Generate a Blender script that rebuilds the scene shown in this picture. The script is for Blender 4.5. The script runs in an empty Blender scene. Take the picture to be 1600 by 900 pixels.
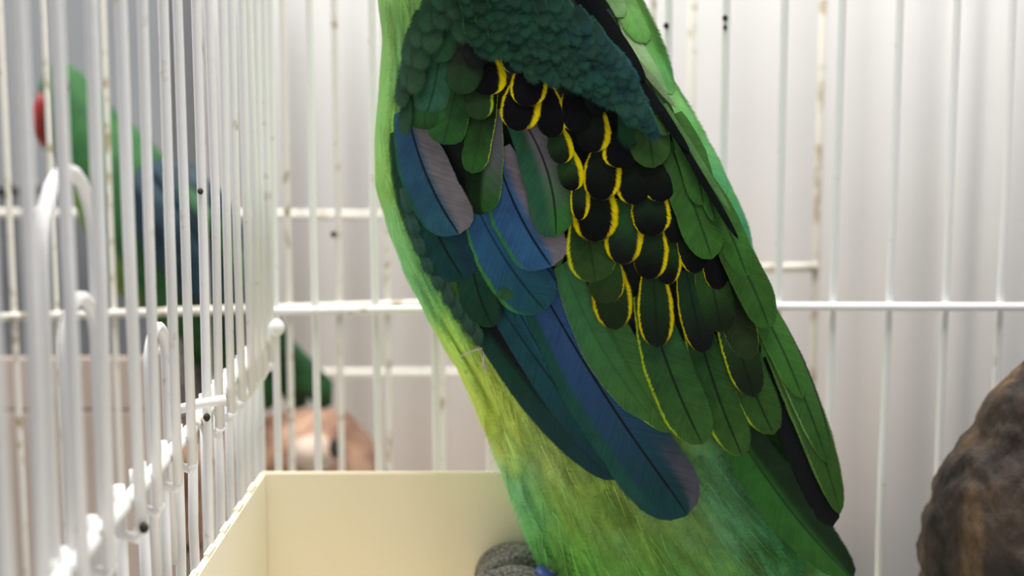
import bpy, bmesh, math, random
from mathutils import Vector, Matrix
random.seed(7)
scene = bpy.context.scene
COL = scene.collection

# ------------------------------------------------------------------ camera, world, lights
F = 2222.0                                   # focal length in pixels of a 1600x900 frame
PITCH = math.atan(297.0 / F)
CAMZ = 0.30
cam_d = bpy.data.cameras.new('camera'); cam = bpy.data.objects.new('camera', cam_d); COL.objects.link(cam)
cam.location = (0, 0, CAMZ); cam.rotation_euler = (math.pi/2 - PITCH, 0, 0)
cam_d.sensor_width = 36.0; cam_d.lens = 36.0 * F / 1600.0
cam_d.clip_start = 0.01; cam_d.clip_end = 50
cam_d.dof.use_dof = True; cam_d.dof.focus_distance = 0.535; cam_d.dof.aperture_fstop = 7.2
scene.camera = cam

world = bpy.data.worlds.new('room_light'); scene.world = world; world.use_nodes = True
bg = world.node_tree.nodes['Background']; bg.inputs[0].default_value = (0.93, 0.96, 1.0, 1); bg.inputs[1].default_value = 0.37

def area(name, loc, target, size, power, col=(1, 1, 1), size_y=None):
    l = bpy.data.lights.new(name, 'AREA'); l.energy = power; l.color = col; l.size = size
    if size_y: l.shape = 'RECTANGLE'; l.size_y = size_y
    o = bpy.data.objects.new(name, l); COL.objects.link(o); o.location = loc
    o.rotation_euler = (Vector(target) - Vector(loc)).to_track_quat('-Z', 'Y').to_euler(); return o
area('window_light', (-0.85, 0.80, 0.85), (0.0, 0.62, 0.20), 0.55, 6.5, (1.0, 0.98, 0.95))
area('ceiling_light', (0.15, 0.55, 1.7), (0.1, 0.95, 0), 0.9, 50, (1.0, 0.99, 0.97))
vs = scene.view_settings
vs.view_transform = 'Standard'; vs.look = 'None'; vs.gamma = 1.0; vs.use_curve_mapping = False; vs.exposure = 0.0
scene.cycles.transparent_max_bounces = 40

# ------------------------------------------------------------------ helpers
CP, SP = math.cos(PITCH), math.sin(PITCH)
CAM = Vector((0, 0, CAMZ))
def ray(x, y):
    a = (x - 800.0) / F; b = -(y - 450.0) / F
    return Vector((a, CP + b * SP, -SP + b * CP))
def at(x, y, Y):
    d = ray(x, y); return CAM + d * (Y / d.y)
def lin(c):
    out = []
    for v in c[:3]:
        v = v / 255.0
        out.append(v / 12.92 if v <= 0.04045 else ((v + 0.055) / 1.055) ** 2.4)
    return tuple(out) + (1.0,)
def interp(tab, y):
    if y <= tab[0][0]:
        return tab[0][1]
    for (a, b), (c, d) in zip(tab, tab[1:]):
        if y <= c:
            t = (y - a) / (c - a); t2 = t * t * (3 - 2 * t); t = 0.6 * t + 0.4 * t2
            return b + (d - b) * t
    return tab[-1][1]
def link(name, me, mat=None, parent=None, smooth=True):
    o = bpy.data.objects.new(name, me); COL.objects.link(o)
    if mat is not None and not me.materials: me.materials.append(mat)
    if parent is not None: o.parent = parent
    if smooth:
        for p in me.polygons: p.use_smooth = True
    return o
def mesh(name, verts, faces):
    me = bpy.data.meshes.new(name); me.from_pydata([tuple(v) for v in verts], [], faces); me.update(); return me
def empty(name, label, cat, loc=(0, 0, 0), group=None):
    o = bpy.data.objects.new(name, None); COL.objects.link(o); o.empty_display_size = 0.02
    o.location = loc
    tag(o, label, cat, group); return o
def tag(o, label, cat, group=None):
    o['label'] = label; o['category'] = cat
    if group: o['group'] = group
def bmobj(name, bm, mat, parent=None, smooth=True):
    me = bpy.data.meshes.new(name); bm.normal_update(); bm.to_mesh(me); bm.free(); return link(name, me, mat, parent, smooth)
def rel(parent, o):
    """keep world-space mesh coordinates under a parent that is not at the origin"""
    o.matrix_parent_inverse = Matrix.Translation(parent.location).inverted(); return o

def tube_geo(pts, rad, n=10, caps=True, verts=None, faces=None):
    verts = [] if verts is None else verts; faces = [] if faces is None else faces
    pts = [Vector(p) for p in pts]; base = len(verts); m = len(pts)
    rads = rad if isinstance(rad, (list, tuple)) else [rad] * m
    up = None
    for i, p in enumerate(pts):
        t = (pts[min(i + 1, m - 1)] - pts[max(i - 1, 0)]).normalized()
        if up is None:
            up = Vector((0, 0, 1)) if abs(t.z) < 0.9 else Vector((1, 0, 0))
        u = (up - t * up.dot(t)).normalized(); up = u; v = t.cross(u)
        for k in range(n):
            a = 2 * math.pi * k / n
            verts.append(p + (u * math.cos(a) + v * math.sin(a)) * rads[i])
    for i in range(m - 1):
        for k in range(n):
            a = base + i * n + k; b = base + i * n + (k + 1) % n
            faces.append((a, b, b + n, a + n))
    if caps:
        faces.append(tuple(base + k for k in range(n))[::-1]); faces.append(tuple(base + (m - 1) * n + k for k in range(n)))
    return verts, faces
def tube(name, pts, rad, mat, parent=None, n=10):
    v, f = tube_geo(pts, rad, n); return link(name, mesh(name, v, f), mat, parent)
def boxbm(bm, lo, hi):
    r = bmesh.ops.create_cube(bm, size=1.0)
    for v in r['verts']:
        v.co = Vector(((v.co.x + .5) * (hi[0] - lo[0]) + lo[0], (v.co.y + .5) * (hi[1] - lo[1]) + lo[1], (v.co.z + .5) * (hi[2] - lo[2]) + lo[2]))
def box(name, lo, hi, mat, parent=None, bevel=0.0):
    bm = bmesh.new(); boxbm(bm, lo, hi)
    if bevel: bmesh.ops.bevel(bm, geom=bm.edges[:], offset=bevel, segments=2, affect='EDGES')
    return bmobj(name, bm, mat, parent, smooth=False)

# ------------------------------------------------------------------ materials
def newmat(name):
    m = bpy.data.materials.new(name); m.use_nodes = True
    return m, m.node_tree.nodes, m.node_tree.links, m.node_tree.nodes['Principled BSDF']
def noise_mat(name, c1, c2, scale=20, rough=0.6, bump=0.0, stretch=(1, 1, 1), lo=0.35, hi=0.65, spec=0.4, detail=4, bscale=None):
    m, N, L, b = newmat(name)
    tc = N.new('ShaderNodeTexCoord'); mp = N.new('ShaderNodeMapping'); mp.inputs['Scale'].default_value = stretch
    L.new(tc.outputs['Object'], mp.inputs[0])
    no = N.new('ShaderNodeTexNoise'); no.inputs['Scale'].default_value = scale; no.inputs['Detail'].default_value = detail
    L.new(mp.outputs[0], no.inputs['Vector'])
    cr = N.new('ShaderNodeValToRGB'); cr.color_ramp.elements[0].position = lo; cr.color_ramp.elements[1].position = hi
    cr.color_ramp.elements[0].color = lin(c1); cr.color_ramp.elements[1].color = lin(c2)
    L.new(no.outputs['Fac'], cr.inputs[0]); L.new(cr.outputs[0], b.inputs['Base Color'])
    b.inputs['Roughness'].default_value = rough; b.inputs['Specular IOR Level'].default_value = spec
    if bump:
        n2 = N.new('ShaderNodeTexNoise'); n2.inputs['Scale'].default_value = bscale or scale * 2; n2.inputs['Detail'].default_value = 6
        L.new(mp.outputs[0], n2.inputs['Vector'])
        bp = N.new('ShaderNodeBump'); bp.inputs['Strength'].default_value = bump; bp.inputs['Distance'].default_value = 0.002
        L.new(n2.outputs['Fac'], bp.inputs['Height']); L.new(bp.outputs[0], b.inputs['Normal'])
    return m
def wire_mat(name, white, stain, thr=0.66):
    m, N, L, b = newmat(name)
    tc = N.new('ShaderNodeTexCoord')
    no = N.new('ShaderNodeTexNoise'); no.inputs['Scale'].default_value = 90; no.inputs['Detail'].default_value = 5
    n2 = N.new('ShaderNodeTexNoise'); n2.inputs['Scale'].default_value = 260; n2.inputs['Detail'].default_value = 3
    L.new(tc.outputs['Object'], no.inputs['Vector']); L.new(tc.outputs['Object'], n2.inputs['Vector'])
    cr = N.new('ShaderNodeValToRGB'); e = cr.color_ramp.elements
    e[0].position = thr; e[0].color = lin(white); e[1].position = thr + 0.1; e[1].color = lin(stain)
    L.new(no.outputs['Fac'], cr.inputs[0]); L.new(cr.outputs[0], b.inputs['Base Color'])
    b.inputs['Roughness'].default_value = 0.38; b.inputs['Specular IOR Level'].default_value = 0.4
    bp = N.new('ShaderNodeBump'); bp.inputs['Strength'].default_value = 0.25; bp.inputs['Distance'].default_value = 0.0006
    L.new(n2.outputs['Fac'], bp.inputs['Height']); L.new(bp.outputs[0], b.inputs['Normal'])
    return m
M_WIRE = wire_mat('white_enamel_wire', (238, 236, 234), (190, 178, 150))
M_WIRE2 = wire_mat('aged_enamel_wire', (226, 222, 212), (176, 160, 128), 0.56)
M_BROWNWIRE = wire_mat('stained_wire', (208, 202, 190), (172, 158, 134), 0.5)
M_RUST = noise_mat('rust', (24, 20, 18), (70, 58, 46), 400, 0.8)
M_WALL = noise_mat('white_wall', (228, 227, 225), (236, 235, 233), 3, 0.7, 0.05)
M_TRAY = noise_mat('cream_plastic', (250, 238, 212), (252, 243, 222), 12, 0.42, 0.05, (1, 1, .3))
M_PAN = noise_mat('pan_plastic', (214, 210, 200), (226, 222, 214), 10, 0.5)
M_FLOOR = noise_mat('floor_grey', (150, 146, 140), (170, 166, 160), 6, 0.7)
M_BENCH = noise_mat('bench_wood', (196, 172, 150), (214, 192, 172), 8, 0.6, 0.1, (1, 8, 8))
M_PINK = noise_mat('pinkish_wood', (176, 160, 150), (192, 176, 166), 7, 0.65, 0.1, (8, 8, 1))
M_GREYBOX = noise_mat('grey_plastic', (94, 96, 100), (104, 106, 110), 5, 0.5)

def feather_mat(name, gloss=0.45, barbs=1.0):
    m, N, L, b = newmat(name)
    def math_(op, a, bb=None, c=None, clamp=False):
        n = N.new('ShaderNodeMath'); n.operation = op; n.use_clamp = clamp
        for i, v in enumerate((a, bb, c)):
            if v is None: continue
            if isinstance(v, (int, float)): n.inputs[i].default_value = v
            else: L.new(v, n.inputs[i])
        return n.outputs[0]
    def smooth(v, a, bb):
        n = N.new('ShaderNodeMapRange'); n.interpolation_type = 'SMOOTHSTEP'
        L.new(v, n.inputs['Value'])
        for k, x in (('From Min', a), ('From Max', bb)):
            if isinstance(x, (int, float)): n.inputs[k].default_value = x
            else: L.new(x, n.inputs[k])
        return n.outputs['Result']
    def mix(f, a, bb, blend='MIX'):
        n = N.new('ShaderNodeMix'); n.data_type = 'RGBA'; n.blend_type = blend
        if isinstance(f, (int, float)): n.inputs[0].default_value = f
        else: L.new(f, n.inputs[0])
        for i, v in ((6, a), (7, bb)):
            if isinstance(v, tuple): n.inputs[i].default_value = v
            else: L.new(v, n.inputs[i])
        return n.outputs[2]
    def attr(nm):
        n = N.new('ShaderNodeAttribute'); n.attribute_name = nm; return n
    uv = N.new('ShaderNodeUVMap'); uv.uv_map = 'UVMap'
    sx = N.new('ShaderNodeSeparateXYZ'); L.new(uv.outputs[0], sx.inputs[0])
    t = math_('MULTIPLY_ADD', sx.outputs[0], 2.0, -1.0); v = sx.outputs[1]
    at_ = math_('ABSOLUTE', t)
    pr = attr('pr'); ps = N.new('ShaderNodeSeparateColor'); L.new(pr.outputs['Color'], ps.inputs[0])
    q = attr('sz'); qs = N.new('ShaderNodeSeparateColor'); L.new(q.outputs['Color'], qs.inputs[0])   # x length px /100, y width px/100, z seed
    ca, cb, cl, crr = attr('ca'), attr('cb'), attr('cl'), attr('cr')
    # barb coordinate: runs along the length, slanted with distance from the shaft
    bq = math_('SUBTRACT', math_('MULTIPLY', v, qs.outputs[0]), math_('MULTIPLY', math_('MULTIPLY', at_, qs.outputs[1]), 0.9))
    cv = N.new('ShaderNodeCombineXYZ'); L.new(math_('MULTIPLY', bq, 48.0), cv.inputs[0]); L.new(math_('MULTIPLY', t, 0.8), cv.inputs[1]); L.new(math_('MULTIPLY', qs.outputs[2], 50.0), cv.inputs[2])
    n1 = N.new('ShaderNodeTexNoise'); n1.inputs['Scale'].default_value = 1.0; n1.inputs['Detail'].default_value = 2.0; L.new(cv.outputs[0], n1.inputs['Vector'])
    barb = n1.outputs['Fac']
    wave = math_('SINE', math_('MULTIPLY', bq, 190.0))
    cv2 = N.new('ShaderNodeCombineXYZ'); L.new(math_('MULTIPLY', v, qs.outputs[0]), cv2.inputs[0]); L.new(math_('MULTIPLY', t, qs.outputs[1]), cv2.inputs[1]); L.new(math_('MULTIPLY', qs.outputs[2], 37.0), cv2.inputs[2])
    n2 = N.new('ShaderNodeTexNoise'); n2.inputs['Scale'].default_value = 4.0; n2.inputs['Detail'].default_value = 3.0; L.new(cv2.outputs[0], n2.inputs['Vector'])
    bn = math_('MULTIPLY', math_('SUBTRACT', barb, 0.5), 0.16)
    base = mix(smooth(math_('ADD', v, math_('MULTIPLY', math_('SUBTRACT', n2.outputs['Fac'], 0.5), 0.4)), 0.25, 0.95), ca.outputs['Color'], cb.outputs['Color'])
    tl = math_('ADD', math_('MULTIPLY', t, -1.0), bn); tr = math_('ADD', t, bn)
    # coloured margins: pr.x left width, pr.y right width
    def margin(tt, w):
        a = math_('SUBTRACT', 1.0, math_('MULTIPLY', w, 1.25)); c = math_('SUBTRACT', 1.0, math_('MULTIPLY', w, 0.75))
        on = math_('GREATER_THAN', w, 0.005)
        fade = math_('MULTIPLY', smooth(v, 0.82, 0.96), math_('LESS_THAN', w, 0.4))
        return math_('MULTIPLY', math_('MULTIPLY', smooth(tt, a, math_('ADD', c, 0.001)), on), math_('SUBTRACT', 1.0, math_('MULTIPLY', fade, 0.85)))
    base = mix(margin(tl, ps.outputs[0]), base, cl.outputs['Color'])
    rs = q.outputs['Alpha']
    base = mix(math_('MULTIPLY', margin(tr, ps.outputs[1]), smooth(v, math_('SUBTRACT', rs, 0.2), math_('ADD', rs, 0.05))), base, crr.outputs['Color'])
    shaft = math_('MULTIPLY', math_('SUBTRACT', 1.0, smooth(math_('MULTIPLY', at_, qs.outputs[1]), 0.010, 0.028)), ps.outputs[2])
    base = mix(shaft, base, (0.004, 0.006, 0.006, 1))
    gain = math_('ADD', math_('ADD', 1.0, math_('MULTIPLY', math_('SUBTRACT', barb, 0.5), 0.75 * barbs)), math_('ADD', math_('MULTIPLY', math_('SUBTRACT', n2.outputs['Fac'], 0.5), 0.7), math_('MULTIPLY', wave, 0.10)))
    gc = N.new('ShaderNodeCombineColor'); [L.new(gain, gc.inputs[i]) for i in range(3)]
    col = mix(1.0, base, gc.outputs[0], 'MULTIPLY')
    L.new(col, b.inputs['Base Color'])
    b.inputs['Roughness'].default_value = gloss; b.inputs['Specular IOR Level'].default_value = 0.07
    bp = N.new('ShaderNodeBump'); bp.inputs['Strength'].default_value = 0.14 * barbs; bp.inputs['Distance'].default_value = 0.0005
    L.new(math_('ADD', barb, math_('MULTIPLY', wave, 0.25)), bp.inputs['Height']); L.new(bp.outputs[0], b.inputs['Normal'])
    # ragged margin made of separate barbs
    fr = pr.outputs['Alpha']
    vt = math_('MULTIPLY_ADD', v, 1.9, -0.9, clamp=True)
    round_ = math_('SQRT', math_('ADD', math_('MULTIPLY', t, t), math_('MULTIPLY', vt, vt)))
    sel = math_('GREATER_THAN', fr, 0.2)
    edge = math_('ADD', math_('MULTIPLY', sel, round_), math_('MULTIPLY', math_('SUBTRACT', 1.0, sel), at_))
    cut = math_('SUBTRACT', 1.0, math_('MULTIPLY', fr, math_('MULTIPLY', barb, 1.3)))
    alpha = math_('SUBTRACT', 1.0, smooth(edge, math_('SUBTRACT', cut, math_('ADD', 0.02, math_('MULTIPLY', fr, 0.9))), math_('ADD', cut, 0.02)))
    keep = math_('MAXIMUM', alpha, math_('LESS_THAN', fr, 0.002))
    L.new(keep, b.inputs['Alpha'])
    return m
M_FEATHER = feather_mat('vane_feather', 0.5)
M_PLUME = feather_mat('soft_plume', 0.65, 0.9)

# ------------------------------------------------------------------ setting
def structure(o): o['kind'] = 'structure'; return o
# white wall: shallow uneven vertical ribs stand in for soft wire shadows
def wall_back():
    verts, faces = [], []; xs = []; x = -1.6
    rng = random.Random(3); ribs = []
    while x < 1.6:
        w = rng.uniform(0.035, 0.075); ribs.append((x, w, rng.uniform(0.002, 0.006))); x += w
    for (x0, w, d) in ribs:
        for k in range(8):
            xs.append((x0 + w * k / 8, -d * math.sin(math.pi * k / 8) ** 2))
    for z in (-0.9, 2.2):
        for (x, dy) in xs: verts.append((x, 1.40 + dy, z))
    n = len(xs)
    for i in range(n - 1): faces.append((i, i + 1, n + i + 1, n + i))
    o = structure(link('wall_back', mesh('wall_back', verts, faces), M_WALL))
    m = o.modifiers.new('thickness', 'SOLIDIFY'); m.thickness = 0.01; m.offset = 1
wall_back()
structure(box('floor', (-1.6, -1.0, -0.92), (1.6, 1.42, -0.90), M_FLOOR))

def bench(name, lo, hi, label):
    e = empty(name, label, 'bench', (lo[0], lo[1], -0.90))
    rel(e, box('bench_top', lo, hi, M_BENCH, e, 0.003))
    for x in (lo[0] + 0.03, hi[0] - 0.07):
        for y in (lo[1] + 0.02, hi[1] - 0.06):
            rel(e, box('leg', (x, y, -0.90), (x + 0.04, y + 0.04, lo[2]), M_BENCH, e))
bench('cage_bench', (-0.16, 0.12, -0.075), (0.46, 0.725, -0.045), 'wooden bench under the near bird cage')
bench('cage_bench', (-0.75, 0.775, -0.205), (0.30, 1.345, -0.175), 'lower wooden bench under the cage behind the left bars')

# ------------------------------------------------------------------ near cage
XL, YB = -0.1192, 0.690
cage = empty('bird_cage', 'white enamelled wire bird cage enclosing the large green parrot', 'cage', (-0.12, 0.2, -0.045))
def cpart(o): return rel(cage, o)
cpart(box('base_pan', (-0.130, 0.14, -0.045), (0.43, 0.70, -0.005), M_PAN, cage, 0.004))
R = 0.00195
ZT = 0.62
rail_z = 0.1830
def rz(y): return rail_z - 0.0265 * (0.69 - y)
def wobble(x, y, z0, z1, n=6, amp=0.0006):
    return [(x + random.uniform(-amp, amp), y + random.uniform(-amp, amp), z0 + (z1 - z0) * i / (n - 1)) for i in range(n)]
def rust(wire, p, r):
    bm = bmesh.new(); bmesh.ops.create_icosphere(bm, subdivisions=2, radius=r)
    for v in bm.verts: v.co = Vector(p) + Vector((v.co.x, v.co.y, v.co.z * random.uniform(0.9, 1.3)))
    return bmobj('rust_spot', bm, M_RUST, wire)
# left side: upper bars end on a rail, lower bars rise to it between them
ys = [0.285, 0.312, 0.337, 0.366, 0.394, 0.425, 0.4506, 0.4767, 0.5, 0.5246, 0.5483, 0.5729, 0.5942, 0.6142, 0.6324, 0.652, 0.671]
left_wires = []
for i, y in enumerate(ys):
    bottom = rz(y) - 0.009
    if abs(y - 0.5246) < 1e-4: bottom = -0.006
    pts = wobble(XL + 0.0042, y, bottom, ZT)
    w = cpart(tube('bar', pts, [(R if y < 0.45 else R * 0.9)] * len(pts), M_WIRE, cage)); left_wires.append(w)
    if bottom > 0:
        # the bar's foot hooks back round the rail
        hk = [(XL + 0.0042, y, bottom + 0.001), (XL + 0.003, y + 0.001, bottom - 0.002), (XL - 0.002, y + 0.002, bottom - 0.001), (XL - 0.004, y + 0.002, bottom + 0.006), (XL - 0.004, y + 0.002, bottom + 0.012)]
        cpart(tube('bar_hook', hk, R * 0.95, M_WIRE, cage))
    yl = y + 0.0105
    cpart(tube('lower_bar', wobble(XL - 0.004, yl, -0.006, rz(yl) + 0.003, 5), R, M_WIRE, cage))
cpart(tube('side_rail', [(XL, 0.20 + 0.049 * k, rz(0.20 + 0.049 * k) + random.uniform(-.0005, .0005)) for k in range(11)], 0.0025, M_WIRE, cage))
cpart(tube('top_rail', [(XL, 0.20, ZT), (XL, YB, ZT)], 0.0030, M_WIRE, cage))
rust(left_wires[9], at(313, 299, 0.5226) + Vector((0, 0, 0)), 0.0011)
rust(left_wires[5], (XL + 0.0060, 0.4237, rz(0.425) - 0.007), 0.0016)
rust(left_wires[9], at(323, 652, 0.5226), 0.0014)
# latch rod crossing one bar
lp = at(278, 640, 0.517); lq = at(353, 624, 0.519)
cpart(tube('latch_rod', [lp, lp.lerp(lq, 0.5) + Vector((0, 0, 0.0004)), lq], 0.0019, M_WIRE, cage))
# hoop wires of the small feeding doors
def hoop(name, y0, y1, ztop, zbot, xo):
    yc, r = (y0 + y1) / 2, abs(y1 - y0) / 2; pts = [(XL + xo, y0, zbot), (XL + xo, y0, ztop - r)]
    for k in range(1, 10):
        a = math.pi * k / 10; pts.append((XL + xo, yc - (y1 - y0) / 2 * math.cos(a), ztop - r + r * math.sin(a)))
    pts += [(XL + xo, y1, ztop - r), (XL + xo, y1, zbot)]
    cpart(tube(name, pts, R, M_WIRE, cage))
hoop('door_hoop', 0.370, 0.417, 0.2803, rail_z - 0.02, -0.004)
hoop('door_hoop', 0.384, 0.414, 0.2438, rail_z - 0.035, -0.0035)
hoop('door_hoop', 0.473, 0.497, 0.2215, rail_z - 0.05, -0.0035)
# back side
bx = [427, 488, 585, 678, 765, 857, 949, 1042, 1131, 1220, 1307, 1395, 1483, 1570, 1658, 1745]
back = []
for x in bx:
    p = at(x, 300, YB)
    back.append(cpart(tube('bar', wobble(p.x, YB, -0.006, ZT), R * 0.98, M_WIRE, cage)))
zb = at(800, 481, YB).z
cpart(tube('back_rail', [(-0.118, YB - 0.0035, zb - 0.0012), (-0.05, YB - 0.0035, zb - 0.0004), (0.1, YB - 0.0035, zb + 0.0012), (0.36, YB - 0.0035, zb + 0.0008)], 0.0021, M_WIRE, cage))
cpart(tube('top_rail', [(-0.118, YB - 0.0035, ZT), (0.36, YB - 0.0035, ZT)], 0.003, M_WIRE, cage))
bead = bmesh.new(); bmesh.ops.create_uvsphere(bead, u_segments=12, v_segments=8, radius=0.0042)
for v in bead.verts: v.co = v.co + at(431, 512, 0.672)
cpart(bmobj('rail_end_knob', bead, M_WIRE, cage))
rust(back[7], at(1041, 40, YB - 0.0021), 0.0014)
rust(back[8], at(1133, 28, YB - 0.0021), 0.0014); rust(back[8], at(1133, 43, YB - 0.0021), 0.0011)

# ------------------------------------------------------------------ cage behind
Y2 = 0.80
cage2 = empty('bird_cage', 'aged wire bird cage standing behind, with the blurred parrot inside', 'cage', (-0.6, Y2, -0.175))
def c2(o): return rel(cage2, o)
x2 = [-300, -222, -144, -66, 14, 82, 172, 262, 316, 398, 447, 527, 604, 690, 775, 855, 935, 1015]
w2 = []
for x in x2:
    p = at(x, 300, Y2); w2.append(c2(tube('bar', wobble(p.x, Y2, -0.172, 0.64, 5), 0.0019, M_WIRE2, cage2)))
pa, pb = at(-330, 506, Y2 - 0.003), at(1050, 462, Y2 - 0.003)
c2(tube('front_rail', [pa, pb], 0.0024, M_WIRE2, cage2))
pa, pb = at(-330, 330, 1.15), at(830, 338, 1.15)
c2(tube('rear_rail', [pa, pb], 0.0035, M_WIRE2, cage2))
pa, pb = at(-330, 585, 1.15), at(830, 582, 1.15)
c2(tube('rear_rail', [pa, pb], 0.0035, M_WIRE2, cage2))
c2(tube('top_rail', [(-0.42, Y2, 0.64), (0.1, Y2, 0.64)], 0.003, M_WIRE2, cage2))
c2(box('base_pan', (-0.45, 0.785, -0.175), (0.11, 1.165, -0.150), M_PAN, cage2, 0.003))
for x in (-0.44, 0.0995):
    for y in (Y2, 1.15): c2(tube('corner_post', [(x, y, -0.16), (x, y, 0.64)], 0.003, M_WIRE2, cage2))
rust(w2[11], at(521, 366, Y2 - 0.0018), 0.0016)
rust(w2[1], at(-20, 290, Y2 - 0.0018), 0.002)

# stained clip bracket on the wall side, right of the parrot
cl = empty('wire_bracket', 'brownish stained wire bracket behind the bars right of the parrot', 'bracket', at(1272, 500, 0.86))
p0 = at(1272, 500, 0.86)
rel(cl, tube('upright', [(p0.x, 0.86, -0.30), (p0.x, 0.86, 0.64)], 0.0022, M_BROWNWIRE, cl))
rel(cl, tube('crossbar', [at(1186, 419, 0.858), at(1278, 417, 0.858)], 0.003, M_BROWNWIRE, cl))

# ------------------------------------------------------------------ feed tray
def tray():
    Yb = 0.63; zt = at(415, 738, Yb).z; x0 = at(415, 738, Yb).x
    z0 = -0.004; x1, y0 = 0.0245, 0.44; th = 0.0028
    e = empty('feed_tray', 'cream plastic box tray in the cage corner below the parrot', 'tray', (x0, y0, z0))
    rel(e, box('back_panel', (x0 - th, Yb, z0), (x1 + th, Yb + th, zt), M_TRAY, e, 0.0008))
    rel(e, box('side_panel', (x0 - th, y0, z0), (x0, Yb - 0.0002, zt), M_TRAY, e, 0.0008))
    rel(e, box('side_panel', (x1, y0, z0), (x1 + th, Yb - 0.0002, zt - 0.075), M_TRAY, e, 0.0008))
    rel(e, box('front_panel', (x0 - th, y0 - th, z0), (x1 + th, y0 - 0.0002, zt - 0.05), M_TRAY, e, 0.0008))
    rel(e, box('bottom_panel', (x0 + 0.0002, y0, z0), (x1 - 0.0002, Yb - 0.0002, z0 + th), M_TRAY, e))
    for k in range(6):
        y = y0 + 0.012 + k * 0.029
        rel(e, box('rim_tab', (x0 - th * 0.9, y, zt - 0.001), (x0 - 0.0003, y + 0.012, zt + 0.0012), M_TRAY, e, 0.0004))
tray()

# ------------------------------------------------------------------ perch, stump, log
def log_mesh(pts, rads, n=28, seed=0, rough=0.08, endround=True):
    rng = random.Random(seed); ph = [rng.uniform(0, 6.28) for _ in range(8)]
    v, f = tube_geo(pts, rads, n)
    out = []; pv = [Vector(p) for p in pts]
    for i, p in enumerate(v):
        r = i // n; k = i % n; a = 2 * math.pi * k / n; c = pv[min(r, len(pv) - 1)]
        s = 1 + rough * (0.5 * math.sin(3 * a + ph[0] + r * .4) + 0.4 * math.sin(7 * a + ph[1] - r * .7) + 0.3 * math.sin(11 * a + ph[2] + r * 1.3)) + rng.uniform(-rough, rough) * 0.35
        out.append(c + (p - c) * s)
    return out, f
M_GREYBARK = noise_mat('weathered_grey_bark', (72, 70, 68), (178, 172, 164), 130, 0.85, 1.0, (0.45, 1, 1), 0.32, 0.68, 0.2, 6, 260)
M_HEART = noise_mat('brown_heartwood', (92, 70, 44), (150, 124, 84), 120, 0.8, 0.5)
M_DARKWOOD = None
def perch():
    c = at(838, 918, 0.600); r = 0.0125; z = c.z
    e = empty('perch', 'brown wooden perch under the foot of the large parrot', 'perch', (c.x, 0.60, -0.005))
    ys_ = [0.545 + 0.0064 * k for k in range(13)]
    v, f = log_mesh([(c.x + 0.001 * math.sin(k), y, z - r) for k, y in enumerate(ys_)], [r * (0.8 if k in (0, 12) else 1 + 0.04 * math.sin(2.2 * k)) for k in range(13)], 26, 4, 0.07)
    o = rel(e, link('branch', mesh('branch', v, f), M_HEART, e)); m = o.modifiers.new('sub', 'SUBSURF'); m.levels = m.render_levels = 1
    for y in (0.556, 0.610):
        v, f = log_mesh([(c.x, y, -0.0012 + (z - r) * k / 5.0) for k in range(6)], [0.010, 0.009, 0.0085, 0.008, 0.0085, 0.009], 20, 6, 0.08)
        rel(e, link('post', mesh('post', v, f), M_HEART, e))
    return z
PERCH_Z = perch()

def dark_bark():
    m, N, L, b = newmat('dark_mottled_bark')
    tc = N.new('ShaderNodeTexCoord')
    mp = N.new('ShaderNodeMapping'); mp.inputs['Rotation'].default_value = (0, 0.45, 0); mp.inputs['Scale'].default_value = (1, 1, 0.4); L.new(tc.outputs['Object'], mp.inputs[0])
    n1 = N.new('ShaderNodeTexNoise'); n1.inputs['Scale'].default_value = 42; n1.inputs['Detail'].default_value = 7; n1.inputs['Distortion'].default_value = 0.6; L.new(mp.outputs[0], n1.inputs['Vector'])
    n2 = N.new('ShaderNodeTexNoise'); n2.inputs['Scale'].default_value = 160; n2.inputs['Detail'].default_value = 5; L.new(mp.outputs[0], n2.inputs['Vector'])
    cr = N.new('ShaderNodeValToRGB'); e = cr.color_ramp.elements
    e[0].position = 0.36; e[0].color = lin((38, 32, 28)); e[1].position = 0.72; e[1].color = lin((108, 82, 54))
    x = e.new(0.54); x.color = lin((62, 51, 42))
    L.new(n1.outputs['Fac'], cr.inputs[0])
    mx = N.new('ShaderNodeMix'); mx.data_type = 'RGBA'; mx.blend_type = 'OVERLAY'; mx.inputs[0].default_value = 0.5
    L.new(cr.outputs[0], mx.inputs[6]); L.new(n2.outputs['Fac'], mx.inputs[7]); L.new(mx.outputs[2], b.inputs['Base Color'])
    b.inputs['Roughness'].default_value = 0.75; b.inputs['Specular IOR Level'].default_value = 0.25
    bp = N.new('ShaderNodeBump'); bp.inputs['Strength'].default_value = 0.8; bp.inputs['Distance'].default_value = 0.003
    ad = N.new('ShaderNodeMath'); ad.operation = 'ADD'; L.new(n1.outputs['Fac'], ad.inputs[0]); L.new(n2.outputs['Fac'], ad.inputs[1])
    L.new(ad.outputs[0], bp.inputs['Height']); L.new(bp.outputs[0], b.inputs['Normal'])
    return m
M_DARKWOOD = dark_bark()
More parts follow.
